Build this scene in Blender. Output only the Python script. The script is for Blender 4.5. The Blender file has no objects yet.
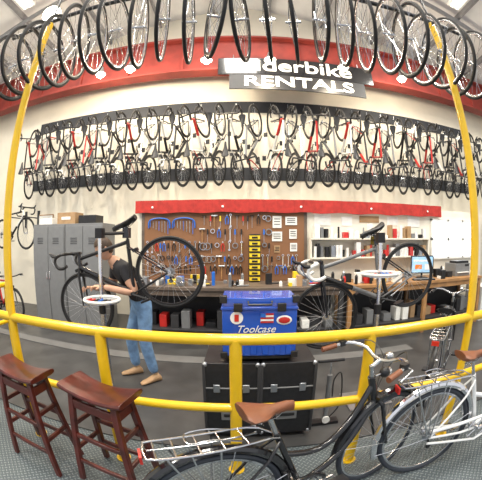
import bpy, math, random
from mathutils import Vector, Matrix
random.seed(7)
S=bpy.context.scene
V=Vector
pi=math.pi
# ---------------------------------------------------------------- camera
cam=bpy.data.cameras.new('camera'); co=bpy.data.objects.new('camera',cam)
S.collection.objects.link(co); co.location=(0,0,1.6); co.rotation_euler=(pi/2,0,0)
S.camera=co
cam.type='PANO'      # diagonal fisheye, equisolid
cam.sensor_width=16.87; cam.sensor_height=16.8; cam.sensor_fit='AUTO'
cam.clip_start=.02
S.view_settings.view_transform='Standard'
S.view_settings.look='None'
# ---------------------------------------------------------------- materials
M={}
def mat(name,c,rough=.5,metal=0,noise=.12,scale=12,emit=None,es=1,bump=0,coat=0):
    m=bpy.data.materials.new(name);m.use_nodes=True
    nt=m.node_tree;b=nt.nodes['Principled BSDF']
    b.inputs['Roughness'].default_value=rough;b.inputs['Metallic'].default_value=metal
    if coat:b.inputs['Coat Weight'].default_value=coat
    tc=nt.nodes.new('ShaderNodeTexCoord');n=nt.nodes.new('ShaderNodeTexNoise')
    n.inputs['Scale'].default_value=scale;n.inputs['Detail'].default_value=4
    nt.links.new(tc.outputs['Object'],n.inputs['Vector'])
    r=nt.nodes.new('ShaderNodeValToRGB')
    r.color_ramp.elements[0].position=.3;r.color_ramp.elements[1].position=.7
    r.color_ramp.elements[0].color=(*[x*(1-noise) for x in c],1)
    r.color_ramp.elements[1].color=(*[min(1,x*(1+noise)) for x in c],1)
    nt.links.new(n.outputs['Fac'],r.inputs['Fac']);nt.links.new(r.outputs['Color'],b.inputs['Base Color'])
    if bump:
        bp=nt.nodes.new('ShaderNodeBump');bp.inputs['Strength'].default_value=bump
        nt.links.new(n.outputs['Fac'],bp.inputs['Height']);nt.links.new(bp.outputs['Normal'],b.inputs['Normal'])
    if emit:
        b.inputs['Emission Color'].default_value=(*emit,1);b.inputs['Emission Strength'].default_value=es
    M[name]=m;return m
mat('yellow',(.74,.46,.008),.3,coat=.4,noise=.06)
mat('black',(.010,.010,.012),.4)
mat('blackgloss',(.01,.01,.012),.15,coat=.6)
mat('rubber',(.012,.012,.013),.7)
mat('tireblue',(.02,.025,.035),.6)
mat('rim',(.02,.02,.022),.3)
mat('silver',(.6,.61,.63),.25,1,.05)
mat('chrome',(.8,.8,.82),.12,1,.03)
mat('steel',(.4,.42,.45),.35,.9,.1)
mat('spoke',(.5,.51,.53),.35,.7)
mat('white',(.80,.80,.77),.4,noise=.05)
mat('pearl',(.75,.76,.76),.25,coat=.5,noise=.03)
mat('redpaint',(.5,.02,.015),.3,coat=.3)
mat('redbeam',(.22,.026,.018),.6,noise=.25,scale=3)
mat('redcloth',(.40,.026,.02),.8,noise=.2)
mat('brownleather',(.19,.065,.027),.45)
mat('stoolwood',(.075,.011,.0065),.33,coat=.25,noise=.5,scale=9)
mat('wall',(.82,.77,.65),.85,noise=.05,scale=2)
mat('walllow',(.78,.74,.64),.8,noise=.06,scale=3)
mat('wallgrey',(.65,.65,.63),.85,noise=.05,scale=2)
mat('ceil',(.72,.72,.72),.8,noise=.06,scale=3)
mat('purlin',(.22,.22,.23),.6)
mat('darkbar',(.03,.033,.04),.7)
mat('lockergrey',(.20,.205,.21),.4,.2,.05)
mat('bench',(.36,.19,.075),.5,noise=.25,scale=6)
mat('benchtop',(.12,.09,.07),.5,noise=.3,scale=6)
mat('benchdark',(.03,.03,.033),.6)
mat('blue',(.012,.08,.46),.25,coat=.7,noise=.08)
mat('bluehandle',(.02,.14,.55),.4)
mat('case',(.012,.012,.014),.45,noise=.3,scale=30)
mat('cardboard',(.36,.23,.12),.8)
mat('paper',(.78,.78,.74),.7)
mat('jeans',(.17,.30,.50),.85,noise=.3,scale=14)
mat('shirt',(.02,.02,.024),.85)
mat('skin',(.58,.33,.22),.5,noise=.06)
mat('hair',(.05,.028,.015),.6,noise=.4,scale=60)
mat('eye',(.85,.85,.83),.2);mat('lip',(.5,.18,.14),.5)
mat('tan',(.45,.28,.15),.6)
mat('orange',(.7,.2,.03),.5);mat('tealc',(.03,.3,.4),.5)
mat('yellowbin',(.8,.58,.03),.4)
mat('bulb',(1,.9,.7),.3,emit=(1,.84,.58),es=60)
mat('tube',(1,1,1),.3,emit=(1,.95,.85),es=7)  # glowing tubes of the added fill fixtures
mat('screen',(.1,.2,.3),.2,emit=(.35,.55,.75),es=1.0,noise=.5)
mat('daylight',(.9,.95,1),.3,emit=(.85,.95,1),es=1.6)
mat('matfloor',(.06,.06,.061),.42,noise=.3,scale=3,bump=.05)
mat('stripfloor',(.15,.15,.15),.5,noise=.15,scale=3)
def pegmat():
    m=bpy.data.materials.new('pegboard');m.use_nodes=True;nt=m.node_tree;b=nt.nodes['Principled BSDF']
    tc=nt.nodes.new('ShaderNodeTexCoord')
    v=nt.nodes.new('ShaderNodeTexVoronoi');v.inputs['Scale'].default_value=28;v.inputs['Randomness'].default_value=0
    r=nt.nodes.new('ShaderNodeValToRGB');r.color_ramp.interpolation='CONSTANT'
    r.color_ramp.elements[0].color=(.05,.025,.012,1);r.color_ramp.elements[1].color=(.23,.105,.045,1);r.color_ramp.elements[1].position=.2
    nt.links.new(tc.outputs['Object'],v.inputs['Vector']);nt.links.new(v.outputs['Distance'],r.inputs['Fac']);nt.links.new(r.outputs['Color'],b.inputs['Base Color'])
    b.inputs['Roughness'].default_value=.6;M['peg']=m
pegmat()
def plate():
    m=bpy.data.materials.new('diamond_plate');m.use_nodes=True;nt=m.node_tree;b=nt.nodes['Principled BSDF'];L=nt.links
    def mth(op,a,bb=None,c=None):
        n=nt.nodes.new('ShaderNodeMath');n.operation=op
        for i,x in enumerate((a,bb,c)):
            if x is None:continue
            if isinstance(x,(int,float)):n.inputs[i].default_value=x
            else:L.new(x,n.inputs[i])
        return n.outputs[0]
    tc=nt.nodes.new('ShaderNodeTexCoord');sx=nt.nodes.new('ShaderNodeSeparateXYZ');L.new(tc.outputs['Object'],sx.inputs[0])
    X,Y=sx.outputs[0],sx.outputs[1];s=23.
    u=mth('MULTIPLY',mth('ADD',X,Y),s);v=mth('MULTIPLY',mth('SUBTRACT',X,Y),s)
    f=mth('SUBTRACT',mth('FRACT',u),.5);g=mth('SUBTRACT',mth('FRACT',v),.5)
    par=mth('FLOORED_MODULO',mth('ADD',mth('FLOOR',u),mth('FLOOR',v)),2)
    def ell(a,bb):return mth('ADD',mth('POWER',mth('ABSOLUTE',mth('DIVIDE',a,.5)),2),mth('POWER',mth('ABSOLUTE',mth('DIVIDE',bb,.16)),2))
    e=mth('ADD',mth('MULTIPLY',par,ell(f,g)),mth('MULTIPLY',mth('SUBTRACT',1,par),ell(g,f)))
    h=mth('SUBTRACT',1,mth('MINIMUM',e,1))
    bp=nt.nodes.new('ShaderNodeBump');bp.inputs['Strength'].default_value=.7;bp.inputs['Distance'].default_value=.005
    L.new(h,bp.inputs['Height']);L.new(bp.outputs['Normal'],b.inputs['Normal'])
    mx=nt.nodes.new('ShaderNodeMix');mx.data_type='RGBA';L.new(mth('MINIMUM',mth('MULTIPLY',h,2),1),mx.inputs[0])
    mx.inputs[6].default_value=(.09,.11,.12,1);mx.inputs[7].default_value=(.22,.255,.265,1)
    L.new(mx.outputs[2],b.inputs['Base Color']);b.inputs['Metallic'].default_value=.35;b.inputs['Roughness'].default_value=.42
    M['plate']=m
plate()
# ---------------------------------------------------------------- mesh builder
class MB:
    def __init__(s):s.v=[];s.f=[];s.fm=[];s.mats=[];s.T=Matrix.Identity(4);s.st=[]
    def push(s,m):s.st.append(s.T);s.T=s.T@m
    def pop(s):s.T=s.st.pop()
    def mi(s,n):
        if n not in s.mats:s.mats.append(n)
        return s.mats.index(n)
    def add(s,vs,fs,m):
        o=len(s.v);s.v+=[tuple(s.T@V(p)) for p in vs];i=s.mi(m)
        for f in fs:s.f.append([o+a for a in f]);s.fm.append(i)
    def box(s,c,d,m,R=None):
        x,y,z=[a/2 for a in d];vs=[(i*x,j*y,k*z) for i in(-1,1) for j in(-1,1) for k in(-1,1)]
        if R is not None:vs=[tuple(R@V(p)) for p in vs]
        vs=[(p[0]+c[0],p[1]+c[1],p[2]+c[2]) for p in vs]
        s.add(vs,[(0,1,3,2),(4,6,7,5),(0,4,5,1),(2,3,7,6),(0,2,6,4),(1,5,7,3)],m)
    def tube(s,pts,r,m,n=8,closed=False,sq=1.0,cap=True):
        P=[V(p) for p in pts];k=len(P);R=r if isinstance(r,(list,tuple)) else [r]*k
        T=[]
        for i in range(k):
            if closed:t=P[(i+1)%k]-P[(i-1)%k]
            else:t=P[min(i+1,k-1)]-P[max(i-1,0)]
            T.append(t.normalized() if t.length>1e-9 else V((0,0,1)))
        a=V((0,1,0)) if abs(T[0].y)<.9 else V((1,0,0))
        u=(a-T[0]*a.dot(T[0])).normalized();vs=[]
        for i in range(k):
            u=u-T[i]*u.dot(T[i]);u=u.normalized() if u.length>1e-6 else V((0,1,0));w=T[i].cross(u)
            for j in range(n):
                an=2*pi*j/n;vs.append(tuple(P[i]+(u*math.cos(an)*sq+w*math.sin(an))*R[i]))
        fs=[]
        for i in range(k if closed else k-1):
            for j in range(n):
                a0=i*n+j;a1=i*n+(j+1)%n;b0=((i+1)%k)*n+j;b1=((i+1)%k)*n+(j+1)%n;fs.append((a0,a1,b1,b0))
        if not closed and cap:fs.append(tuple(range(n-1,-1,-1)));fs.append(tuple((k-1)*n+j for j in range(n)))
        s.add(vs,fs,m)
    def cyl(s,a,b,r,m,n=16,r2=None):s.tube([a,b],[r,r if r2 is None else r2],m,n)
    def ell(s,c,r,m,nu=12,nv=8,R=None):
        vs=[];fs=[]
        for i in range(nv+1):
            th=pi*i/nv
            for j in range(nu):
                p=V((r[0]*math.sin(th)*math.cos(2*pi*j/nu),r[1]*math.sin(th)*math.sin(2*pi*j/nu),r[2]*math.cos(th)))
                if R is not None:p=R@p
                vs.append(tuple(p+V(c)))
        for i in range(nv):
            for j in range(nu):fs.append((i*nu+j,i*nu+(j+1)%nu,(i+1)*nu+(j+1)%nu,(i+1)*nu+j)[::-1])
        s.add(vs,fs,m)
    def loft(s,rings,m,cap=True):
        n=len(rings[0]);vs=[p for r in rings for p in r];fs=[]
        for i in range(len(rings)-1):
            for j in range(n):fs.append((i*n+j,i*n+(j+1)%n,(i+1)*n+(j+1)%n,(i+1)*n+j))
        if cap:fs.append(tuple(range(n-1,-1,-1)));fs.append(tuple((len(rings)-1)*n+j for j in range(n)))
        s.add(vs,fs,m)
    def mesh(s,name,smooth=True):
        me=bpy.data.meshes.new(name);me.from_pydata(s.v,[],s.f)
        for n in s.mats:me.materials.append(M[n])
        me.polygons.foreach_set('material_index',s.fm);me.update()
        if smooth:
            me.polygons.foreach_set('use_smooth',[True]*len(s.f))
            try:me.set_sharp_from_angle(angle=math.radians(40))
            except Exception:pass
        return me
    def build(s,name,loc=(0,0,0),rz=0,bevel=0,mw=None,parent=None):
        o=bpy.data.objects.new(name,s.mesh(name));S.collection.objects.link(o)
        if mw is not None:o.matrix_world=mw
        else:o.location=loc;o.rotation_euler=(0,0,rz)
        if bevel:
            b=o.modifiers.new('bevel','BEVEL');b.width=bevel;b.segments=2;b.limit_method='ANGLE';b.angle_limit=math.radians(50)
        if parent:o.parent=parent
        return o
def inst(name,me,mw):
    o=bpy.data.objects.new(name,me);S.collection.objects.link(o);o.matrix_world=mw;return o
def arc(c,R,a0,a1,n,y=0):
    return [(c[0]+R*math.cos(math.radians(a0+(a1-a0)*i/n)),c[1]+y,c[2]+R*math.sin(math.radians(a0+(a1-a0)*i/n))) for i in range(n+1)]
def smooth(pts,k=4):
    P=[V(p) for p in pts];out=[]
    for i in range(len(P)-1):
        p0=P[max(i-1,0)];p1=P[i];p2=P[i+1];p3=P[min(i+2,len(P)-1)]
        for j in range(k):
            t=j/k;out.append(.5*((2*p1)+(p2-p0)*t+(2*p0-5*p1+4*p2-p3)*t*t+(3*p1-p0-3*p2+p3)*t**3))
    out.append(P[-1]);return out
# ---------------------------------------------------------------- wheels / bikes
def wheel(b,c,Ro=.34,tw=.013,tire='rubber',rim='rim',ns=24,seg=44,deep=.018,spr=.0014,spoke='spoke'):
    c=V(c)
    b.tube([c+V((math.cos(2*pi*i/seg)*(Ro-tw),0,math.sin(2*pi*i/seg)*(Ro-tw))) for i in range(seg)],tw,tire,8,True)
    rr=Ro-2*tw-deep/2+.004
    b.tube([c+V((math.cos(2*pi*i/seg)*rr,0,math.sin(2*pi*i/seg)*rr)) for i in range(seg)],deep/2+.002,rim,6,True,sq=.6)
    b.cyl(c+V((0,-.055,0)),c+V((0,.055,0)),.011,'silver',8)
    for sd in(-1,1):b.cyl(c+V((0,sd*.03-.003,0)),c+V((0,sd*.03+.003,0)),.027,'silver',12)
    for i in range(ns):
        a=2*pi*i/ns;sd=1 if i%2 else -1;ao=a+(.5 if i%4<2 else -.5)
        b.tube([c+V((math.cos(ao)*.025,sd*.03,math.sin(ao)*.025)),c+V((math.cos(a)*rr,0,math.sin(a)*rr))],spr,spoke,3,cap=False)
def saddle(b,p,m,wide=.07,k=1.0):
    p=V(p);rings=[]
    prof=[(-.12,wide*.75,.02),(-.10,wide,.012),(-.03,wide*.8,.0),(.04,.03,-.002),(.11,.02,0),(.15,.012,-.008)]
    for x,w,z in prof:
        r=[]
        for j in range(10):
            a=2*pi*j/10;r.append(tuple(p+V((x*k,w*math.cos(a),z+.022*math.sin(a)*(1 if math.sin(a)>0 else 1.5)-.012))))
        rings.append(r)
    b.loft(rings,m)
    for sd in(-1,1):b.tube([p+V((-.09*k,sd*.03,-.03)),p+V((-.03,sd*.02,-.055)),p+V((.04,sd*.02,-.055)),p+V((.11*k,sd*.008,-.02))],.0035,'silver',5)
def drive(b,bb,rh,crank='black',ring='black',guard=None,ca=35):
    bb=V(bb);rh=V(rh)
    b.cyl(bb+V((0,-.06,0)),bb+V((0,.06,0)),.02,crank,10)
    y=-.05
    b.tube([bb+V((math.cos(2*pi*i/28)*.09,y,math.sin(2*pi*i/28)*.09)) for i in range(28)],.006,ring,4,True)
    for k in range(5):
        a=2*pi*k/5;b.cyl(bb+V((0,y,0)),bb+V((math.cos(a)*.088,y,math.sin(a)*.088)),.006,ring,4)
    for sd,an in((-1,ca),(1,ca+180)):
        d=V((math.cos(math.radians(an)),0,math.sin(math.radians(an))))*.17
        e=bb+V((0,sd*.075,0))+d
        b.tube([bb+V((0,sd*.062,0)),e],[.013,.009],crank,6);b.cyl(e,e+V((0,sd*.03,0)),.006,'silver',6)
        b.box(e+V((0,sd*.065,0)),(.09,.07,.018),'black')
    for i,r in enumerate((.045,.038,.03,.024)):
        b.cyl(rh+V((0,-.035-.004*i,0)),rh+V((0,-.037-.004*i,0)),r,'steel',14)
    b.tube([bb+V((0,y,.09)),rh+V((0,-.043,.038))],.004,'steel',4);b.tube([bb+V((0,y,-.09)),rh+V((.02,-.043,-.085))],.004,'steel',4)
    b.tube([rh+V((.01,-.045,-.02)),rh+V((.025,-.05,-.085))],.009,'black',5);b.cyl(rh+V((.025,-.053,-.085)),rh+V((.025,-.045,-.085)),.02,'black',8)
def steer_begin(b,top,bot,s):
    top=V(top);bot=V(bot)
    b.push(Matrix.Translation(top)@Matrix.Rotation(s,4,(top-bot).normalized())@Matrix.Translation(-top))
def road(fc='black',ac='redpaint',fork=None,tape='black',steer=0,sad='black',rim='rim',ns=20,seg=36,tire='rubber',bar='drop',tw=.013,deep=.018):
    b=MB();rh=V((0,0,.34));fh=V((1.0,0,.34));bb=(.41,0,.275);st=(.275,0,.78);ht=(.865,0,.83);hb=(.905,0,.70)
    fork=fork or fc
    wheel(b,rh,tire=tire,rim=rim,ns=ns,seg=seg,tw=tw,deep=deep)
    b.cyl(bb,st,.019,fc,10);b.cyl((.275,0,.755),(.87,0,.80),.019,fc,10)
    D0=V((.90,0,.72));BBv=V(bb)
    b.cyl(D0,D0.lerp(BBv,.55),.025,ac,10);b.cyl(D0.lerp(BBv,.5),BBv,.0255,fc,10)
    b.cyl(hb,ht,.023,ac,12)
    for sd in(-1,1):
        b.tube([(.40,sd*.03,.275),(.25,sd*.055,.30),(0,sd*.06,.34)],.009,fc,6)
        b.tube([(.30,sd*.02,.71),(.2,sd*.05,.60),(0,sd*.06,.34)],.0075,ac,6)
    b.box((.235,0,.655),(.05,.06,.03),'black')
    b.cyl(st,(.245,0,.90),.013,'black' ,8);saddle(b,(.24,0,.945),sad)
    drive(b,bb,rh)
    steer_begin(b,ht,hb,steer)
    wheel(b,fh,tire=tire,rim=rim,ns=ns,seg=seg,tw=tw,deep=deep)
    b.cyl(hb,(.912,0,.68),.024,fork,8)
    for sd in(-1,1):b.tube([(.91,sd*.02,.70),(.925,sd*.045,.64),(.96,sd*.055,.48),(1.0,sd*.055,.34)],[.014,.014,.011,.008],fork,7)
    b.box((.94,0,.70),(.04,.06,.03),'black')
    b.cyl(ht,(.855,0,.865),.018,'black',8);b.cyl((.857,0,.86),(.945,0,.885),.015,'black',8)
    if bar=='drop':
        for sd in(-1,1):
            b.tube([(.945,0,.885),(.945,sd*.11,.885)],.014,'black',8)
            pts=smooth([(.945,sd*.11,.885),(.945,sd*.19,.885),(.98,sd*.21,.885),(1.03,sd*.212,.875),(1.055,sd*.212,.83),(1.03,sd*.215,.77),(.97,sd*.215,.75),(.92,sd*.215,.755)],3)
            b.tube(pts,.016,tape,8)
            b.tube([(1.02,sd*.212,.885),(1.06,sd*.212,.91),(1.085,sd*.212,.945)],[.018,.018,.011],'black',7)
            b.tube([(1.085,sd*.212,.93),(1.09,sd*.214,.86),(1.065,sd*.214,.79)],.006,'steel',5)
    else:
        for sd in(-1,1):
            b.tube(smooth([(.945,0,.885),(.95,sd*.12,.90),(.92,sd*.2,.91),(.90,sd*.3,.91)],3),.012,'black',7);b.cyl((.905,sd*.22,.91),(.90,sd*.31,.91),.016,tape,8)
            b.tube([(.93,sd*.2,.905),(.97,sd*.22,.895),(.97,sd*.29,.885)],.005,'steel',5)
    b.pop()
    return b
def city(fc,fend,rack,steer=0,grip='brownleather',sad='brownleather',guard=True,sh=.93):
    b=MB();rh=V((0,0,.35));fh=V((1.07,0,.35));bb=(.46,0,.29);st=(.30,0,.74);ht=(.88,0,.88);hb=(.935,0,.70)
    kw=dict(Ro=.35,tw=.018,tire='tireblue',rim='silver',ns=32,seg=64,spr=.0013)
    wheel(b,rh,**kw)
    b.cyl(bb,st,.018,fc,12)
    b.tube(smooth([(.93,0,.72),(.80,0,.52),(.66,0,.385),(.46,0,.29)],5),.021,fc,12)
    b.tube(smooth([(.90,0,.83),(.74,0,.63),(.56,0,.53),(.35,0,.58)],5),.018,fc,12)
    b.cyl(hb,ht,.023,fc,14)
    for sd in(-1,1):
        b.tube([(.45,sd*.035,.29),(.28,sd*.06,.31),(0,sd*.065,.35)],.010,fc,8)
        b.tube([(.315,sd*.02,.70),(.24,sd*.055,.62),(0,sd*.065,.35)],.008,fc,8)
    b.tube(arc(rh,.375,-10,200,26),.026,fend,8,sq=1.0,cap=True)
    for sd in(-1,1):
        for a in(15,75,150,195):
            ar=math.radians(a);b.tube([(0,sd*.06,.35),(.375*math.cos(ar),sd*.024,.35+.375*math.sin(ar))],.0028,'silver',4)
    if guard:
        b.tube([(.0,-.062,.40),(.25,-.062,.395),(.5,-.062,.40),(.57,-.062,.36),(.59,-.062,.29)],.014,fc,8)
        b.tube([(.0,-.062,.30),(.3,-.062,.235),(.46,-.062,.195),(.55,-.062,.22),(.59,-.062,.29)],.010,fc,8)
    for sd in(-1,1):
        b.tube(smooth([(.24,sd*.05,.76),(.12,sd*.07,.775),(-.24,sd*.07,.775),(-.28,sd*.04,.775),(-.285,0,.775)],3),.0055,rack,6)
        b.tube([(.02,sd*.07,.775),(0,sd*.075,.36)],.005,rack,6);b.tube([(-.2,sd*.07,.775),(-.02,sd*.075,.36)],.005,rack,6)
        b.tube([(-.1,sd*.07,.775),(-.01,sd*.075,.36)],.004,rack,6)
        b.tube([(.24,sd*.05,.76),(.31,sd*.02,.72)],.004,rack,5)
    for x in(.14,.04,-.06,-.16,-.24):b.tube([(x,-.07,.775),(x,.07,.775)],.0045,rack,5)
    b.tube([(.2,0,.775),(-.27,0,.775)],.0045,rack,5)
    b.tube(smooth([(.12,-.05,.785),(.0,-.045,.82),(-.1,-.04,.815),(-.1,.04,.815),(0,.045,.82),(.12,.05,.785)],3),.004,rack,5)
    b.box((-.30,0,.745),(.012,.07,.04),'redpaint')
    b.cyl(st,(.265,0,sh-.06),.013,'silver',10)
    for sd in(-1,1):
        for kx in(.17,.2):
            b.tube([(kx+.012*math.cos(t*.9),sd*.045+.012*math.sin(t*.9),sh-.055+.0035*t) for t in range(12)],.003,'silver',4)
    saddle(b,(.245,0,sh),sad,.10,.92)
    drive(b,bb,rh,'silver','silver',ca=15)
    b.tube([(.36,.05,.28),(.30,.11,.02)],.008,'silver',6)
    steer_begin(b,ht,hb,steer)
    wheel(b,fh,**kw)
    b.tube(arc(fh,.375,20,175,22),.026,fend,8)
    for sd in(-1,1):
        for a in(30,165):
            ar=math.radians(a);b.tube([(1.07,sd*.06,.35),(1.07+.375*math.cos(ar),sd*.024,.35+.375*math.sin(ar))],.0028,'silver',4)
        b.tube([(.935,sd*.02,.735),(.955,sd*.055,.69),(1.0,sd*.062,.53),(1.07,sd*.062,.35)],[.015,.015,.012,.009],fc,8)
    b.box((.95,0,.735),(.06,.11,.022),fc)
    b.cyl(ht,(.868,0,.95),.014,'silver',10);b.cyl((.87,0,.94),(.93,0,.965),.015,'silver',10)
    b.push(Matrix.Translation((0,0,-.045)))
    for sd in(-1,1):
        b.tube(smooth([(.93,0,1.01),(.935,sd*.06,1.02),(.94,sd*.14,1.05),(.89,sd*.22,1.065),(.81,sd*.25,1.055),(.73,sd*.26,1.045)],4),.011,'silver',8)
        b.cyl((.81,sd*.25,1.055),(.72,sd*.261,1.044),.016,grip,10)
        b.tube([(.86,sd*.235,1.06),(.87,sd*.28,1.05),(.77,sd*.295,1.03)],.005,'silver',5);b.box((.85,sd*.24,1.065),(.04,.03,.03),'black')
        b.tube(smooth([(.86,sd*.24,1.06),(.98,sd*.14,1.08),(1.0,sd*.04,1.0),(.95,sd*.01,.88),(.93,0,.78)],4),.0028,'black',4)
    b.ell((.985,0,.92),(.035,.032,.032),'black');b.cyl((1.0,0,.92),(1.02,0,.92),.027,'chrome',12);b.cyl((.9,0,.92),(.97,0,.92),.006,'silver',6)
    b.ell((.89,-.1,1.075),(.025,.025,.02),'silver')
    b.pop()
    b.pop()
    return b
# ---------------------------------------------------------------- room
def slab(name,c,d,m,bevel=0):
    b=MB();b.box((0,0,0),d,m);return b.build(name,c,bevel=bevel)
slab('floor',(0,2,-.05),(16.4,8.6,.1),'plate')
b=MB()
for s in(-1,1):
    b.add([(0,-2.2,7.6),(s*8.2,-2.2,5.8),(s*8.2,6.2,5.8),(0,6.2,7.6),(0,-2.2,7.7),(s*8.2,-2.2,5.9),(s*8.2,6.2,5.9),(0,6.2,7.7)],
      [(0,1,2,3),(7,6,5,4),(0,4,5,1),(1,5,6,2),(2,6,7,3)],'ceil')
b.build('ceiling')
def zc(x):return 7.6-abs(x)*1.8/8.2
slab('wall_back',(0,6.0,3.85),(16.4,.2,7.9),'wall')
slab('wall_left',(-8.1,2,3),(.2,8.2,6),'wallgrey')
slab('wall_right',(8.1,2,3),(.2,8.2,6),'wallgrey')
slab('wall_workshop',(3.0,5.45,1.1),(9.6,.9,2.2),'walllow')
slab('rubber_floor_mat',(0,3.9,.006),(13,4.1,.012),'matfloor')
b=MB();b.box((0,0,0),(7.4,.22,.008),'stripfloor');b.build('trim_floor_strip',(-1.2,3.68,.018))
b=MB()
for s in(-1,1):
    for k in range(6):
        x=s*(.7+1.35*k);b.box((x,2,zc(x)-.08),(.06,8,.16),'purlin',Matrix.Rotation(s*.22,3,'Y'))
for y in(1.2,3.6):
    for s in(-1,1):b.tube([(0,y,zc(0)-.24),(s*8,y,zc(8)-.24)],.07,'purlin',4)
b.build('trim_ceiling_rafters')
b=MB()
b.box((0,0,0),(15.9,.12,.84),'redbeam');b.box((0,-.05,-.44),(15.9,.3,.05),'redbeam');b.box((0,-.05,.44),(15.9,.3,.05),'redbeam')
for i in range(13):b.box((-7.2+1.2*i,-.08,0),(.05,.08,.82),'redbeam')
b.build('red_roof_beam',(0,5.3,5.40),bevel=.006)
for z in(4.42,2.92):
    b=MB();b.box((0,0,0),(11.4,.03,.26),'darkbar')
    for i in range(31):b.tube([(-5.45+.365*i,-.01,0),(-5.45+.365*i,-.07,-.02),(-5.45+.365*i,-.08,.05)],.007,'steel',5)
    b.build('wall_bike_rail',(.6,5.885,z))
b=MB();n=60
for i in range(n):
    x=-1.82+i*5.8/n;x2=x+5.8/n+.001
    y=-.012*math.sin(i*1.3);y2=-.012*math.sin((i+1)*1.3);zb=2.055+.01*math.sin(i*.9);zb2=2.055+.01*math.sin((i+1)*.9)
    b.add([(x,4.9+y,zb),(x2,4.9+y2,zb2),(x2,4.9+y2,2.27),(x,4.9+y,2.27),(x,4.94,zb),(x2,4.94,zb2),(x2,4.94,2.27),(x,4.94,2.27)],[(0,1,2,3),(7,6,5,4),(3,2,6,7),(1,0,4,5)],'redcloth')
for x in(-1.5,-.3,1.0,2.3,3.6):b.ell((x,4.885,2.15),(.02,.008,.02),'white')
b.build('red_valance')
# ---------------------------------------------------------------- sign
def text(s,size,m,loc,parent,ext=.004,sx=1,shear=0,off=.018):
    c=bpy.data.curves.new('lettering','FONT');c.body=s;c.size=size;c.extrude=ext;c.align_x='CENTER';c.align_y='CENTER';c.offset=size*off;c.shear=shear
    t=bpy.data.objects.new('t',c);S.collection.objects.link(t)
    bpy.context.view_layer.update()
    me=bpy.data.meshes.new_from_object(t.evaluated_get(bpy.context.evaluated_depsgraph_get()));bpy.data.objects.remove(t)
    o=bpy.data.objects.new('lettering',me);S.collection.objects.link(o);me.materials.clear();me.materials.append(M[m])
    o.parent=parent;o.location=loc;o.rotation_euler=(pi/2,0,0);o.scale=(sx,1,1);return o
b=MB();b.box((0,0,.19),(3.2,.03,.40),'blackgloss');b.box((0,0,-.19),(2.75,.03,.34),'black')
for x in(-1.3,0,1.3):b.cyl((x,.02,.2),(x,.02,.50),.01,'steel',6)
sg=b.build('rental_sign',(1.15,5.1,4.81))
text('riderbike',.42,'white',(0,-.02,.20),sg,sx=1.45,off=.012);text('RENTALS',.33,'white',(0,-.02,-.19),sg,sx=1.65,off=.016)
# ---------------------------------------------------------------- railing
b=MB();ry=1.6
def rail(z,r):b.tube([(-2.9,ry,z),(2.9,ry,z)],r,'yellow',14)
rail(1.045,.034);rail(.58,.03)
for x in(-1.65,1.65):
    b.cyl((x,ry,0),(x,ry,3.47),.033,'yellow',16);b.cyl((x,ry,0),(x,ry,.012),.055,'yellow',16)
for x in(-2.7,-.86,-.03,.78,2.7):
    b.cyl((x,ry,0),(x,ry,1.045),.037,'yellow',16);b.cyl((x,ry,0),(x,ry,.012),.055,'yellow',16)
b.tube([(-2.9,ry,1.045),(-2.95,ry+.1,1.045),(-2.95,ry+1.2,1.045)],.034,'yellow',12)
b.tube([(-2.9,ry,.58),(-2.95,ry+.1,.58),(-2.95,ry+1.2,.58)],.03,'yellow',12)
b.cyl((-2.95,ry+1.2,0),(-2.95,ry+1.2,1.07),.037,'yellow',12)
b.build('yellow_railing')
b=MB();b.cyl((-2.15,ry,3.50),(2.15,ry,3.50),.022,'black',12)
for i in range(23):b.tube([(-2.0+.182*i,ry,3.50),(-2.0+.182*i,ry,3.455)],.006,'steel',5)
for x in(-1.65,1.65):b.cyl((x,ry,3.50),(x,ry,zc(x)-.02),.012,'black',8)
b.build('overhead_wheel_rack')
wm=[]
for rim,dp,tire in(('rim',.018,'rubber'),('rim',.03,'rubber'),('silver',.022,'rubber')):
    b=MB();wheel(b,(0,0,0),tire=tire,rim=rim,ns=26,seg=56,deep=dp,tw=.0135,spr=.0018,spoke='silver');wm.append(b.mesh('bicycle_wheel'))
for i in range(23):
    x=-2.0+.182*i;a=random.uniform(-.12,.12)+(.20 if x<0 else -.20)*(1-abs(x)/2.2)
    R=Matrix.Rotation(pi/2+a,4,'Z')@Matrix.Rotation(random.uniform(-.03,.03),4,'X')@Matrix.Rotation(random.random()*3,4,'Y')
    inst('bicycle_wheel',wm[random.choice((0,2,1,2,2))],Matrix.Translation((x,ry+random.uniform(-.04,.04),3.13+random.uniform(-.012,.012)))@R)
# ---------------------------------------------------------------- wall bikes
vars_=[('black','redpaint','white','black'),('white','redpaint','black','black'),('black','black','black','white'),('lockergrey','black','redpaint','black'),('black','white','black','black'),('redpaint','black','white','black'),('silver','black','black','black')]
bm=[road(f,a,fk,t,sad='black',steer=(.15 if k%2 else -.1),tw=.018,deep=.026).mesh('road_bicycle') for k,(f,a,fk,t) in enumerate(vars_)]
def wallbike(x,y,zlow,a,up,me):
    fwd=V((0,0,1 if up else -1));u=V((math.sin(a),-math.cos(a),0));l=u.cross(fwd)
    R=Matrix((fwd,l,u)).transposed().to_4x4()
    hub=V((x,y,zlow if up else zlow+1.0))
    R.translation=hub-(R.to_3x3()@V((0,0,.34)))
    return inst('road_bicycle',me,R)
N=33
for i in range(N):
    x=-4.85+.342*i;phi=math.atan(x/5.4)
    a=-phi-.38 if x<.35 else -phi+.38
    a+=random.uniform(-.05,.05)
    up=(i%2==0)
    wallbike(x,5.46+(0 if i%2 else -.05),2.88+random.uniform(-.02,.02)+(.05 if i%2 else 0),a,up,bm[(i*5+i//3)%7])
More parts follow.
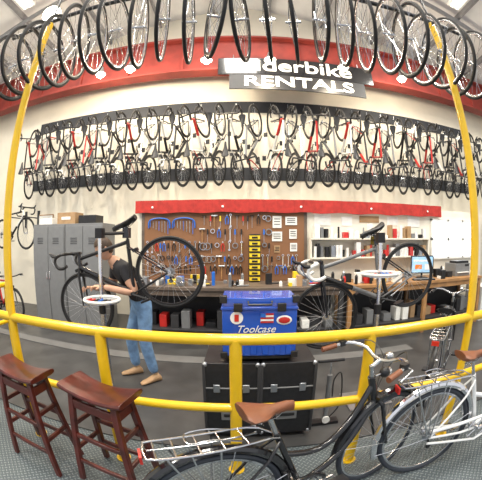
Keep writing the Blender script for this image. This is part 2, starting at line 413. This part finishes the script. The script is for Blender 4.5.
# ---------------------------------------------------------------- pegboard, tools
b=MB();b.box((0,0,0),(2.75,.02,1.2),'peg')
for d in((0,.62,2.83,.05),(0,-.62,2.83,.05)):b.box((d[0],0,d[1]),(d[2],.03,d[3]),'benchtop')
for x in(-1.39,1.39):b.box((x,0,0),(.05,.03,1.28),'benchtop')
b.build('pegboard',(-.3,4.98,1.50))
b=MB()
def hangtool(x,z,k):
    y=4.945;h=random.uniform(.1,.22)
    if k==0:
        b.cyl((x,y,z),(x,y,z-h),.009,'chrome',6);b.tube([(x+.018*math.cos(t),y,z+.012+.018*math.sin(t)) for t in [i*.9-.6 for i in range(6)]],.009,'chrome',5);b.cyl((x,y-.005,z-h-.01),(x,y+.005,z-h-.01),.02,'chrome',10)
    elif k==1:
        m=random.choice(['bluehandle','redpaint','black','black','yellowbin','black']);b.tube([(x,y,z),(x,y,z-.09)],[.012,.016],m,8);b.cyl((x,y,z-.09),(x,y,z-.09-h*.7),.004,'chrome',5)
    elif k==2:
        m=random.choice(['redpaint','bluehandle','black','black'])
        b.tube([(x,y,z+.03),(x,y,z)],[.005,.014],'steel',6)
        for s in(-1,1):b.tube([(x,y,z),(x+s*.025,y,z-.05),(x+s*.02,y,z-.14)],[.01,.009,.009],m,6)
    elif k==3:
        b.cyl((x-.04,y,z),(x+.04,y,z),.008,random.choice(['black','bluehandle','black']),6);b.cyl((x,y,z),(x,y,z-h),.005,'steel',5)
    elif k==4:
        R=random.uniform(.025,.06);b.tube([(x+R*math.cos(i*pi/8),y,z-R+R*math.sin(i*pi/8)) for i in range(16)],.009,random.choice(['steel','black','chrome']),5,True)
    else:
        b.cyl((x,y,z),(x,y,z-.22),.010,'bench',6);b.cyl((x-.05,y,z),(x+.05,y,z),.016,'steel',8)
for z in(2.0,1.78,1.55,1.33,1.17):
    x=-1.6
    while x<.98:
        if not(.02<x<.32 and z<1.9) and not(z>1.7 and x<-.7) and not(x>.48 and z>1.4):hangtool(x,z,random.choice((0,0,1,1,2,2,3,4,4,5)))
        x+=random.uniform(.06,.11)
b.build('hanging_tools')
b=MB()
for x0 in(-1.58,-1.15):
    b.tube(smooth([(x0,4.95,1.80),(x0+.02,4.94,1.93),(x0+.2,4.94,1.97),(x0+.36,4.94,1.93),(x0+.38,4.95,1.80)],4),.012,'bluehandle',8)
    for k in range(7):
        xx=x0+.03+.053*k;b.cyl((xx,4.94,1.92),(xx,4.94,1.82-.02*k),.006,'bluehandle' if k%3==0 else 'steel',6)
b.build('blue_cable_tool_rack')
b=MB()
for k in range(8):
    z=.98+.095*k;b.box((0,0,z),(.17,.14,.07),'yellowbin');b.box((0,-.075,z-.005),(.09,.006,.03),'black');b.box((0,-.06,z+.04),(.17,.03,.02),'black')
b.box((0,.06,1.3),(.19,.02,.76),'black')
b.build('yellow_parts_bins',(.22,4.84,0),bevel=.004)
b=MB()
for (x,z,w,h,m) in((.6,1.9,.15,.2,'paper'),(.84,1.92,.2,.14,'white'),(.6,1.66,.17,.16,'paper'),(.87,1.7,.13,.16,'paper'),(.6,1.45,.1,.12,'cardboard'),(.88,1.48,.12,.14,'white')):
    b.box((x,4.96,z),(w,.006,h),m)
    for q in range(3):b.box((x,4.9555,z+h*.25-q*h*.22),(w*.7,.002,.012),'black')
b.build('pinned_posters')
b=MB()
def bench(x0,x1,y0,y1,h,mt):
    b.box(((x0+x1)/2,(y0+y1)/2,h-.025),(x1-x0,y1-y0,.05),mt)
    n=max(2,int((x1-x0)/1.2)+1)
    for i in range(n):
        x=x0+.05+(x1-x0-.1)*i/(n-1)
        for y in(y0+.05,y1-.05):b.box((x,y,(h-.05)/2+.006),(.07,.07,h-.05-.012),'bench' if mt=='bench' else 'benchdark')
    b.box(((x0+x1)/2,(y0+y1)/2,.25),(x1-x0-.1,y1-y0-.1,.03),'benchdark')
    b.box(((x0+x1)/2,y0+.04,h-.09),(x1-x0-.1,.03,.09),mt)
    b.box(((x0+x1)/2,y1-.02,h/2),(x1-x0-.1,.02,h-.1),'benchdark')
bench(-1.7,1.55,4.2,4.95,.92,'benchtop')
bench(1.6,4.6,4.2,4.95,.92,'bench')
b.build('workbench',bevel=.004)
b=MB()
for i in range(34):
    x=-1.55+i*.18+random.uniform(-.02,.02);w=random.uniform(.08,.16);h=random.uniform(.08,.30);m=random.choice(['case','case','cardboard','lockergrey','lockergrey','benchdark','redpaint','benchdark','steel','paper'])
    if abs(x-1.57)<.18:continue
    b.box((x,random.uniform(4.4,4.6),.266+h/2),(w,.22,h),m)
b.build('storage_boxes_under_bench',bevel=.004)
b=MB()
for i in range(120):
    x=random.uniform(-1.6,3.85);y=random.uniform(4.3,4.75);k=random.random()
    m=random.choice(['case','paper','redpaint','bluehandle','steel','white','black','black','steel','yellowbin','tan','case','lockergrey'])
    if abs(x-.22)<.15 or abs(x+.9)<.14 or 2.8<x<3.5:continue
    h=random.uniform(.04,.2)
    if k<.35:b.box((x,y,.921+h/2),(random.uniform(.04,.14),.1,h),m)
    elif k<.7:
        b.cyl((x,y,.921),(x,y,.92+h),.025,m,10);b.cyl((x,y,.92+h),(x,y,.95+h),.025,m,10,.008)
    else:b.cyl((x-.1,y,.935),(x+.08,y+.04,.935),.012,m,6)
b.build('bench_supplies',bevel=.002)
b=MB()
b.box((0,0,.03),(.12,.14,.06),'steel');b.box((0,-.02,.1),(.09,.12,.08),'bluehandle');b.box((0,-.13,.1),(.09,.05,.09),'steel');b.cyl((0,-.22,.08),(0,-.1,.08),.012,'chrome',8);b.cyl((-.08,-.22,.08),(.08,-.22,.08),.006,'chrome',6)
b.build('bench_vise',(-.9,4.4,.92),bevel=.006)
b=MB()
for z in(1.30,1.62):b.box((2.35,4.88,z),(2.4,.22,.025),'walllow')
for x in(1.15,2.35,3.55):b.box((x,4.9,1.45),(.025,.18,.36),'walllow')
b.build('wall_shelf')
b=MB()
for z in(1.313,1.633):
    x=1.2
    while x<3.5:
        w=random.uniform(.03,.11);h=random.uniform(.06,.26);m=random.choice(['paper','white','white','redpaint','case','cardboard','white','steel','pearl','black','lockergrey'])
        if abs(x+w/2-2.35)>.08:
            if random.random()<.6:b.box((x+w/2,4.86,z+h/2),(w*.9,.13,h),m)
            else:b.cyl((x+w/2,4.86,z),(x+w/2,4.86,z+h*.8),w*.4,m,10)
        x+=w+.005
b.build('shelf_goods',bevel=.003)
b=MB()
for (x,z,w,h,m) in((1.4,1.95,.3,.2,'paper'),(1.85,1.93,.2,.16,'white'),(2.3,1.97,.4,.12,'cardboard'),(2.8,1.95,.25,.16,'paper'),(3.3,1.95,.3,.2,'white')):
    b.box((x,4.992,z),(w,.01,h),m)
b.build('wall_notices')
b=MB();b.box((0,0,0),(1.4,.01,.75),'daylight')
for x in(-.7,-.23,.23,.7):b.box((x,-.01,0),(.04,.04,.79),'white')
for z in(-.38,0,.38):b.box((0,-.01,z),(1.44,.04,.04),'white')
b.build('window_1',(4.45,4.975,1.62))
b=MB();b.box((0,0,.24),(.46,.035,.32),'black');b.box((0,-.02,.24),(.42,.004,.28),'screen');b.cyl((0,.02,.01),(0,.02,.1),.02,'black',8);b.box((0,.0,.008),(.2,.16,.016),'black');b.box((0,-.024,.31),(.36,.002,.03),'white');b.box((-.08,-.024,.2),(.14,.002,.08),'orange');b.box((.1,-.024,.2),(.1,.002,.1),'white')
b.build('computer_monitor',(3.25,4.6,.921),rz=-.35,bevel=.004)
b=MB();b.box((0,0,.01),(.42,.14,.02),'black')
for r in range(4):
    for k in range(12):b.box((-.18+.033*k,-.045+.03*r,.024),(.026,.022,.008),'lockergrey')
b.build('computer_keyboard',(3.1,4.32,.921),rz=-.2)
b=MB();b.box((0,0,.12),(.42,.36,.24),'lockergrey');b.box((0,-.05,.26),(.36,.24,.05),'black');b.box((0,-.19,.07),(.32,.06,.015),'paper');b.box((.12,-.182,.2),(.12,.006,.04),'black')
b.build('office_printer',(4.2,4.6,.921),bevel=.01)
b=MB()
b.box((0,0,.34),(.44,.55,.68),'white')
for k in range(3):b.box((0,-.28,.13+.21*k),(.40,.02,.19),'pearl');b.cyl((-.07,-.305,.15+.21*k),(.07,-.305,.15+.21*k),.006,'steel',6)
b.build('filing_cabinet',(4.9,4.5,.012),bevel=.004)
b=MB()
for x in(-.5,.5):
    for y in(-.2,.2):b.box((x,y,1.05),(.04,.04,2.1),'steel')
for z in(.2,.7,1.2,1.65,2.08):b.box((0,0,z),(1.04,.44,.03),'steel')
for z in(.215,.715,1.215,1.665,2.095):
    for k in range(4):
        h=random.uniform(.15,.35);b.box((-.36+.24*k,0,z+h/2),(.2,.3,h),random.choice(['cardboard','white','redpaint','paper','case','bluehandle','lockergrey']))
b.build('storage_shelving',(5.85,4.55,.012),bevel=.003)
b=MB()
for i in range(2):
    x=-.385+.77*i
    b.box((x,0,.95),(.755,.5,1.82),'lockergrey')
    for s in(-1,1):
        b.box((x+s*.185,-.256,.95),(.355,.016,1.74),'lockergrey')
        for k in range(4):b.box((x+s*.185,-.267,1.62-.03*k),(.14,.006,.01),'benchdark')
        b.box((x+s*.03,-.275,.98),(.022,.022,.14),'chrome')
b.box((0,0,.02),(1.5,.46,.04),'benchdark')
b.build('metal_storage_cabinet',(-2.95,4.6,.012),bevel=.004)
b=MB();b.box((0,0,.1),(.4,.3,.2),'cardboard');b.box((.45,0,.07),(.35,.3,.14),'case');b.box((-.5,0,.06),(.3,.25,.12),'white');b.box((0,-.152,.1),(.2,.004,.05),'paper')
b.build('stacked_cartons',(-3.0,4.6,1.873),bevel=.004)
b=MB();b.box((0,0,0),(.5,.02,.6),'bench');b.box((0,-.012,0),(.45,.004,.55),'paper')
for k in range(4):b.box((0,-.016,.2-.12*k),(.36,.003,.04),random.choice(['tealc','redpaint','black']))
b.build('notice_board',(-4.6,5.88,1.9))
# ---------------------------------------------------------------- left / side bikes
sm=road('black','white','black','black',tw=.017).mesh('road_bicycle');sm2=road('redpaint','black','black','black',bar='flat',tw=.024).mesh('mountain_bicycle')
inst('road_bicycle',sm,Matrix.Translation((-5.45,5.1,1.40))@Matrix.Rotation(-.15,4,'Z'))
inst('mountain_bicycle',sm2,Matrix.Translation((-5.3,4.6,.012))@Matrix.Rotation(-.25,4,'Z'))
inst('mountain_bicycle',sm2,Matrix.Translation((-3.85,3.1,.012))@Matrix.Rotation(2.6,4,'Z'))
b=MB()
for x in(-5.3,-4.85):
    b.box((x,5.88,2.1),(.06,.04,.4),'darkbar');b.tube([(x,5.86,2.12),(x,5.06,2.12),(x,5.0,2.18)],.014,'darkbar',6)
b.build('bike_wall_hanger')
# ---------------------------------------------------------------- repair stands + bikes
def tilted(rx,ry_,rz,me,name):
    f=V((-.93,0,-.37)).normalized();u=V((-.37,0,.93)).normalized();l=u.cross(f)
    R=Matrix((f,l,u)).transposed().to_4x4();R.translation=V((rx,ry_,rz))-(R.to_3x3()@V((0,0,.34)));return inst(name,me,R),R
k1=road('black','blackgloss','black','black',seg=56,ns=28,tire='rubber',tw=.015).mesh('road_bicycle')
k2=road('lockergrey','blackgloss','black','white',seg=56,ns=28,sad='black',tw=.015).mesh('road_bicycle')
_,R1=tilted(-.67,2.72,1.30,k1,'road_bicycle')
_,R2=tilted(1.74,2.72,1.235,k2,'road_bicycle')
def stand(name,R,px,py,trayz,ptop):
    b=MB();sp=R@V((.26,0,.84))
    b.box((px,py,.02),(.46,.36,.015),'steel');b.cyl((px,py,.012),(px,py,.06),.05,'steel',12)
    b.cyl((px,py,.03),(px,py,1.0),.026,'silver',12);b.cyl((px,py,.95),(px,py,ptop),.019,'chrome',12);b.cyl((px,py,.93),(px,py,1.02),.034,'black',12)
    b.box((px,py,ptop),(.07,.07,.09),'black')
    j=V((px,py,ptop));b.tube([j,V((px+(sp.x-px)*.3,py+(sp.y-py)*.4,ptop)),sp],.017,'black',8)
    b.box(sp,(.06,.08,.1),'blackgloss')
    b.cyl((px,py,trayz),(px,py,trayz+.012),.17,'silver',28)
    b.tube([(px+.17*math.cos(i*pi/14),py+.17*math.sin(i*pi/14),trayz+.022) for i in range(28)],.014,'white',6,True)
    for q in range(6):b.cyl((px-.11+.04*q,py-.10,trayz+.02),(px-.10+.04*q,py-.02,trayz+.025),.008,random.choice(['redpaint','bluehandle','chrome','black']),6)
    b.build(name)
stand('bike_repair_stand',R1,-1.26,2.45,1.04,1.66)
stand('bike_repair_stand',R2,1.24,2.45,1.28,1.62)
# ---------------------------------------------------------------- cases
b=MB();b.box((0,0,.245),(.52,.30,.43),'blue')
b.box((0,0,.385),(.535,.315,.02),'blue')
for k in range(6):b.box((-.21+.084*k,-.153,.12),(.045,.012,.16),'blue')
for s in(-1,1):
    b.box((s*.15,-.162,.395),(.06,.02,.06),'black');b.box((s*.262,0,.3),(.012,.14,.03),'black')
    for z in(.04,.45):b.box((s*.25,-.14,z),(.05,.05,.05),'black')
b.tube([(-.08,-.16,.44),(-.08,-.185,.42),(.08,-.185,.42),(.08,-.16,.44)],.009,'black',6)
b.box((0,0,.012),(.5,.28,.024),'black')
bt=b.build('blue_tool_case',(.13,2.16,.745),bevel=.012)
b2=MB();b2.cyl((-.16,-.15,.32),(-.16,-.158,.32),.045,'white',20);b2.box((-.16,-.16,.32),(.03,.004,.05),'redpaint')
for k in range(5):b2.box((.05,-.153,.345-.014*k),(.09,.005,.013),'redpaint' if k%2==0 else 'white')
b2.box((.022,-.157,.338),(.035,.004,.028),'bluehandle')
b2.ell((.17,-.152,.30),(.055,.006,.035),'white',16,8);b2.ell((.17,-.156,.30),(.042,.005,.024),'redpaint',16,8)
st=b2.build('stickers',parent=bt)
text('Toolcase',.075,'white',(-.03,-.155,.235),bt,.002,shear=.4,off=0)
def rcase(w,d,h):
    b=MB();b.box((0,0,h/2+.05),(w,d,h),'case')
    for s in(-1,1):
        for t in(-1,1):
            b.box((s*w/2,t*d/2,h/2+.05),(.022,.022,h-.02),'benchdark')
            b.ell((s*(w/2-.01),t*(d/2-.01),.06),(.022,.022,.022),'steel');b.ell((s*(w/2-.01),t*(d/2-.01),h+.035),(.02,.02,.02),'steel')
            b.cyl((s*(w/2-.06)-.012,t*(d/2-.06),.028),(s*(w/2-.06)+.012,t*(d/2-.06),.028),.028,'rubber',12);b.box((s*(w/2-.06),t*(d/2-.06),.045),(.04,.05,.02),'steel')
    b.box((0,-d/2,h*.68+.05),(w,.012,.014),'lockergrey')
    for s in(-1,1):b.box((s*w*.27,-d/2-.006,h*.68+.05),(.05,.012,.07),'steel')
    b.box((0,-d/2-.006,h*.38),(.16,.01,.10),'lockergrey');b.box((0,-d/2-.012,h*.38),(.12,.01,.03),'rubber')
    return b
rcase(.40,.42,.66).build('black_road_case',(-.07,2.2,.012),bevel=.006)
rcase(.40,.42,.66).build('black_road_case',(.35,2.2,.012),bevel=.006)
# ---------------------------------------------------------------- stools
def stool(name,loc,rz):
    b=MB();L=.235;rings=[]
    for i in range(13):
        t=-1+2*i/12;x=t*L;z=.735+.035*t*t;d=.125-.012*(1-t*t);r=[]
        th=.022
        for j in range(12):
            a=2*pi*j/12;ca,sa=math.cos(a),math.sin(a)
            yy=d*(abs(ca)**.5)*(1 if ca>0 else -1);zz=th*(abs(sa)**.6)*(1 if sa>0 else -1)
            r.append((x,yy,z+zz))
        rings.append(r)
    b.loft(rings,'stoolwood')
    def leg(sx,sy,z):
        t=1-z/.73;return V((sx*(.16+.07*t),sy*(.075+.085*t),z))
    for sx in(-1,1):
        for sy in(-1,1):
            a=leg(sx,sy,.725);c=leg(sx,sy,0)
            rr=[]
            for p in(a,c):rr.append([tuple(p+V((dx*.02,dy*.017,0))) for dx,dy in((-1,-1),(1,-1),(1,1),(-1,1))])
            b.loft(rr[::-1],'stoolwood')
    def bar(p,q,h=.016,w=.011):
        d=(q-p).normalized();n=V((-d.y,d.x,0))
        b.loft([[tuple(e+n*w*s1+V((0,0,h*s2))) for s1,s2 in((-1,-1),(1,-1),(1,1),(-1,1))] for e in(p,q)],'stoolwood')
    for sy in(-1,1):bar(leg(-1,sy,.20),leg(1,sy,.20));bar(leg(-1,sy,.66),leg(1,sy,.66),.03);bar(leg(-1,sy,.42),leg(1,sy,.42))
    for sx in(-1,1):bar(leg(sx,-1,.30),leg(sx,1,.30));bar(leg(sx,-1,.66),leg(sx,1,.66),.03);bar(leg(sx,-1,.5),leg(sx,1,.5))
    return b.build(name,loc,rz,bevel=.004)
stool('bar_stool',(-.80,1.36,0),-.22)
stool('bar_stool',(-1.44,1.38,0),-.12)
# ---------------------------------------------------------------- foreground city bikes
cb=city('blackgloss','blackgloss','silver',steer=-.05,sh=.90).mesh('city_bicycle')
a=math.atan2(.40,.97)
inst('city_bicycle',cb,Matrix.Translation((-.11,.97,0))@Matrix.Rotation(a,4,'Z')@Matrix.Rotation(-.04,4,'X'))
cw=city('pearl','chrome','silver',steer=-.2,sh=.90).mesh('city_bicycle')
inst('city_bicycle',cw,Matrix.Translation((1.19,1.29,0))@Matrix.Rotation(-.12,4,'Z')@Matrix.Rotation(-.05,4,'X'))
cm=city('black','black','silver',sad='black',grip='black').mesh('city_bicycle')
inst('city_bicycle',cm,Matrix.Translation((1.80,2.12,0.012))@Matrix.Rotation(.75,4,'Z'))
b=MB();b.box((0,0,.015),(.24,.08,.03),'black');b.cyl((0,0,.03),(0,0,.5),.022,'lockergrey',12);b.cyl((0,0,.5),(0,0,.62),.006,'chrome',6);b.cyl((-.11,0,.63),(.11,0,.63),.014,'black',8);b.cyl((0,-.03,.06),(0,-.05,.06),.035,'white',14)
b.tube(smooth([(.03,0,.05),(.12,0,.2),(.1,0,.5),(.04,0,.45),(.03,-.03,.3)],4),.006,'rubber',6)
b.build('floor_pump',(.72,2.15,.012))
# ---------------------------------------------------------------- person
def skin(pts,edges,root=0,sub=2):
    me=bpy.data.meshes.new('t');me.from_pydata([p[0] for p in pts],edges,[]);o=bpy.data.objects.new('t',me);S.collection.objects.link(o)
    o.modifiers.new('s','SKIN');lay=me.skin_vertices[0].data
    for i,p in enumerate(pts):
        r=p[1];lay[i].radius=r if isinstance(r,tuple) else (r,r);lay[i].use_root=(i==root)
    o.modifiers[0].use_smooth_shade=True
    ss=o.modifiers.new('u','SUBSURF');ss.levels=sub;ss.render_levels=sub
    bpy.context.view_layer.update()
    ev=o.evaluated_get(bpy.context.evaluated_depsgraph_get());m2=ev.to_mesh()
    vs=[tuple(v.co) for v in m2.vertices];fs=[tuple(p.vertices) for p in m2.polygons];ev.to_mesh_clear();bpy.data.objects.remove(o)
    return vs,fs
b=MB()
HL=((-.14,-.46,1.08));HR=((.15,-.40,1.13))
P=[((0,.08,.92),(.15,.125)),((0,.02,1.07),(.145,.12)),((0,-.08,1.20),(.17,.125)),((0,-.17,1.31),(.145,.10)),((0,-.245,1.37),.064),((0,-.29,1.41),.056),
 ((-.19,-.18,1.30),.07),((-.28,-.20,1.03),.048),(HL,.029),
 ((.19,-.18,1.30),.07),((.31,-.10,1.07),.048),(HR,.029),
 ((-.10,.06,.82),.098),((-.13,-.06,.48),.074),((-.14,-.02,.10),.060),
 ((.10,.06,.82),.098),((.14,.02,.48),.074),((.15,.10,.10),.060)]
E=[(0,1),(1,2),(2,3),(3,4),(4,5),(3,6),(6,7),(7,8),(3,9),(9,10),(10,11),(0,12),(12,13),(13,14),(0,15),(15,16),(16,17)]
vs,fs=skin(P,E)
def segd(p,a,c):
    a=V(a);c=V(c);t=max(0,min(1,(p-a).dot(c-a)/(c-a).length_squared));return (p-(a+(c-a)*t)).length,t
grp={'jeans':[],'shirt':[],'skin':[]}
for f in fs:
    c=sum((V(vs[i]) for i in f),V())/len(f);best=min(((segd(c,P[x][0],P[y][0])+((x,y),)) for x,y in E),key=lambda q:q[0]);t,e=best[1],best[2]
    if e in((7,8),(10,11),(4,5)):m='skin'
    elif e in((6,7),(9,10)):m='shirt' if t<.5 else 'skin'
    elif e in((0,12),(12,13),(13,14),(0,15),(15,16),(16,17)) or c.z<.96:m='jeans'
    else:m='shirt'
    if e==(3,4) and t>.7:m='skin'
    grp[m].append(f)
for m,ff in grp.items():b.add(vs,ff,m)
for s,fx,fy in((-1,-.14,-.02),(1,.15,.10)):
    rings=[]
    for (y,w,h) in((.07,.03,.06),(.04,.04,.10),(-.02,.043,.09),(-.09,.048,.06),(-.15,.045,.045),(-.19,.03,.03)):
        rings.append([(fx+s*.15*max(0,-y)+w*math.cos(2*pi*j/12),fy+y,max(.0,h/2+h/2*math.sin(2*pi*j/12))) for j in range(12)])
    b.loft(rings,'tan')
def hand(w,d,nrm,side):
    w=V(w);d=V(d).normalized();n=V(nrm);n=(n-d*n.dot(d)).normalized();s=d.cross(n)*side
    rings=[]
    for t,wd,th in((0,.024,.02),(.03,.036,.018),(.07,.042,.015),(.092,.038,.012)):
        rings.append([tuple(w+d*t+s*wd*math.cos(2*pi*j/10)+n*th*math.sin(2*pi*j/10)) for j in range(10)])
    b.loft(rings,'skin')
    for k,(o,l) in enumerate(((.03,.07),(.01,.078),(-.011,.073),(-.03,.058))):
        p0=w+d*.085+s*o;p1=p0+(d*.9-n*.3)*l*.45;p2=p1+(d*.4-n*.9)*l*.32;p3=p2+(-d*.1-n*1)*l*.25
        b.tube([p0,p1,p2,p3],[.0092,.0088,.008,.006],'skin',7)
    p0=w+d*.03+s*.032;p1=p0+(s*.8+d*.5)*.03-n*.01;p2=p1+(d*.8-n*.5)*.028
    b.tube([p0,p1,p2],[.012,.0105,.007],'skin',7)
hand(HL,(.3,-.8,.1),(0,.1,1),1)
hand(HR,(-.3,-.8,.05),(0,.1,1),-1)
HC=V((0,-.345,1.50));RH=Matrix.Rotation(.55,3,'X')@Matrix.Rotation(pi,3,'Z')
vs=[];fs=[];nu,nv=32,24
def hp(th,ph):
    d=V((math.sin(th)*math.sin(ph),math.sin(th)*math.cos(ph),math.cos(th)))
    p=V((d.x*.076,d.y*.096,d.z*.118))
    if p.z<0:
        t=-p.z/.118;p.x*=1-.28*t*t;p.y=p.y*(1-.12*t)+.012*t
    if d.y>0:
        p.y+=.024*math.exp(-(p.x/.011)**2)*math.exp(-((p.z+.022)/.016)**2)+.012*math.exp(-(p.x/.009)**2)*math.exp(-((p.z+.002)/.02)**2)
        for s in(-1,1):p.y-=.010*math.exp(-((p.x-s*.03)/.014)**2-((p.z-.006)/.011)**2)
        p.y+=.006*math.exp(-((p.z-.026)/.008)**2)*(1 if abs(p.x)<.05 else 0)+.007*math.exp(-(p.x/.018)**2-((p.z+.062)/.008)**2)+.008*math.exp(-(p.x/.02)**2-((p.z+.1)/.015)**2)
    return p
for i in range(nv+1):
    for j in range(nu):vs.append(tuple(HC+RH@hp(pi*i/nv,2*pi*j/nu)))
for i in range(nv):
    for j in range(nu):fs.append((i*nu+j,i*nu+(j+1)%nu,(i+1)*nu+(j+1)%nu,(i+1)*nu+j))
b.add(vs,fs,'skin')
vs=[];hf=[]
for i in range(nv+1):
    for j in range(nu):
        p=hp(pi*i/nv,2*pi*j/nu);q=V((p.x*1.09,p.y*1.08,p.z*1.08+.004+.002*math.sin(j*3+i)));vs.append(tuple(HC+RH@q))
for k,f in enumerate(fs):
    c=sum((hp(pi*(q//nu)/nv,2*pi*(q%nu)/nu) for q in f),V())/4
    if c.z>.06 or (c.y<.03 and c.z>.0) or (c.y<-.015 and c.z>-.075):hf.append(f)
b.add(vs,hf,'hair')
for s in(-1,1):
    b.ell(HC+RH@V((s*.03,.078,.006)),(.011,.011,.009),'eye',10,6);b.ell(HC+RH@V((s*.03,.087,.004)),(.005,.004,.005),'black',8,5)
    b.tube([HC+RH@V((s*.016,.093,.024)),HC+RH@V((s*.03,.092,.029)),HC+RH@V((s*.046,.082,.024))],.0035,'hair',5)
    b.ell(HC+RH@V((s*.078,-.004,-.002)),(.008,.018,.03),'skin',10,7,RH)
b.tube([HC+RH@V((-.022,.084,-.062)),HC+RH@V((0,.094,-.06)),HC+RH@V((.022,.084,-.062))],[.003,.006,.003],'lip',6)
b.build('bike_mechanic',(-1.13,3.04,.012),rz=-.9)
# ---------------------------------------------------------------- lamps
def pendant(x,y,z,zt,e,name='pendant_lamp',r=.075):
    b=MB();b.tube([(0,0,.16),(0,0,zt-z-.01)],.006,'black',5);b.tube([(0,0,.20),(0,0,.14),(0,0,.03)],[.035,.05,.11],'steel',16,cap=False);b.ell((0,0,.02),(r,r,r),'bulb')
    b.build(name,(x,y,z))
    l=bpy.data.lights.new('lamp_light','POINT');l.energy=e;l.color=(1,.86,.66);l.shadow_soft_size=.1;o=bpy.data.objects.new('lamp_light',l);S.collection.objects.link(o);o.location=(x,y-.05,z-.14)
for x in(-2.72,-2.08,-.62,.52,1.9,3.2):pendant(x,4.6,4.78 if abs(x)>1 else 4.80,zc(x),70,r=.075)
pendant(-2.75,2.6,4.85,zc(2.75),170,'high_bay_lamp',.15)
def fill_fixture(x,y,e):  # added overhead fixture, out of view, to fill the room with light
    z=zc(x)-.5
    b=MB();b.box((0,0,.05),(.3,1.5,.06),'white')
    for s in(-1,1):b.cyl((s*.07,-.7,0),(s*.07,.7,0),.02,'tube',8);b.tube([(0,s*.5,.08),(0,s*.5,.47)],.005,'steel',4)
    b.build('added_fill_fixture',(x,y,z))
    l=bpy.data.lights.new('added_fill_light','AREA');l.shape='RECTANGLE';l.size=1.0;l.size_y=1.6;l.energy=e;l.color=(1,.95,.86);o=bpy.data.objects.new('added_fill_light',l);S.collection.objects.link(o);o.location=(x,y,z-.06)  # area light added under the fixture to brighten the room
for x in(-4.2,0,4.2):
    fill_fixture(x,-.6,240);fill_fixture(x,2.4,180)
w=bpy.data.worlds.new('world');S.world=w;w.use_nodes=True
w.node_tree.nodes['Background'].inputs[0].default_value=(.92,.94,1,1);w.node_tree.nodes['Background'].inputs[1].default_value=.9
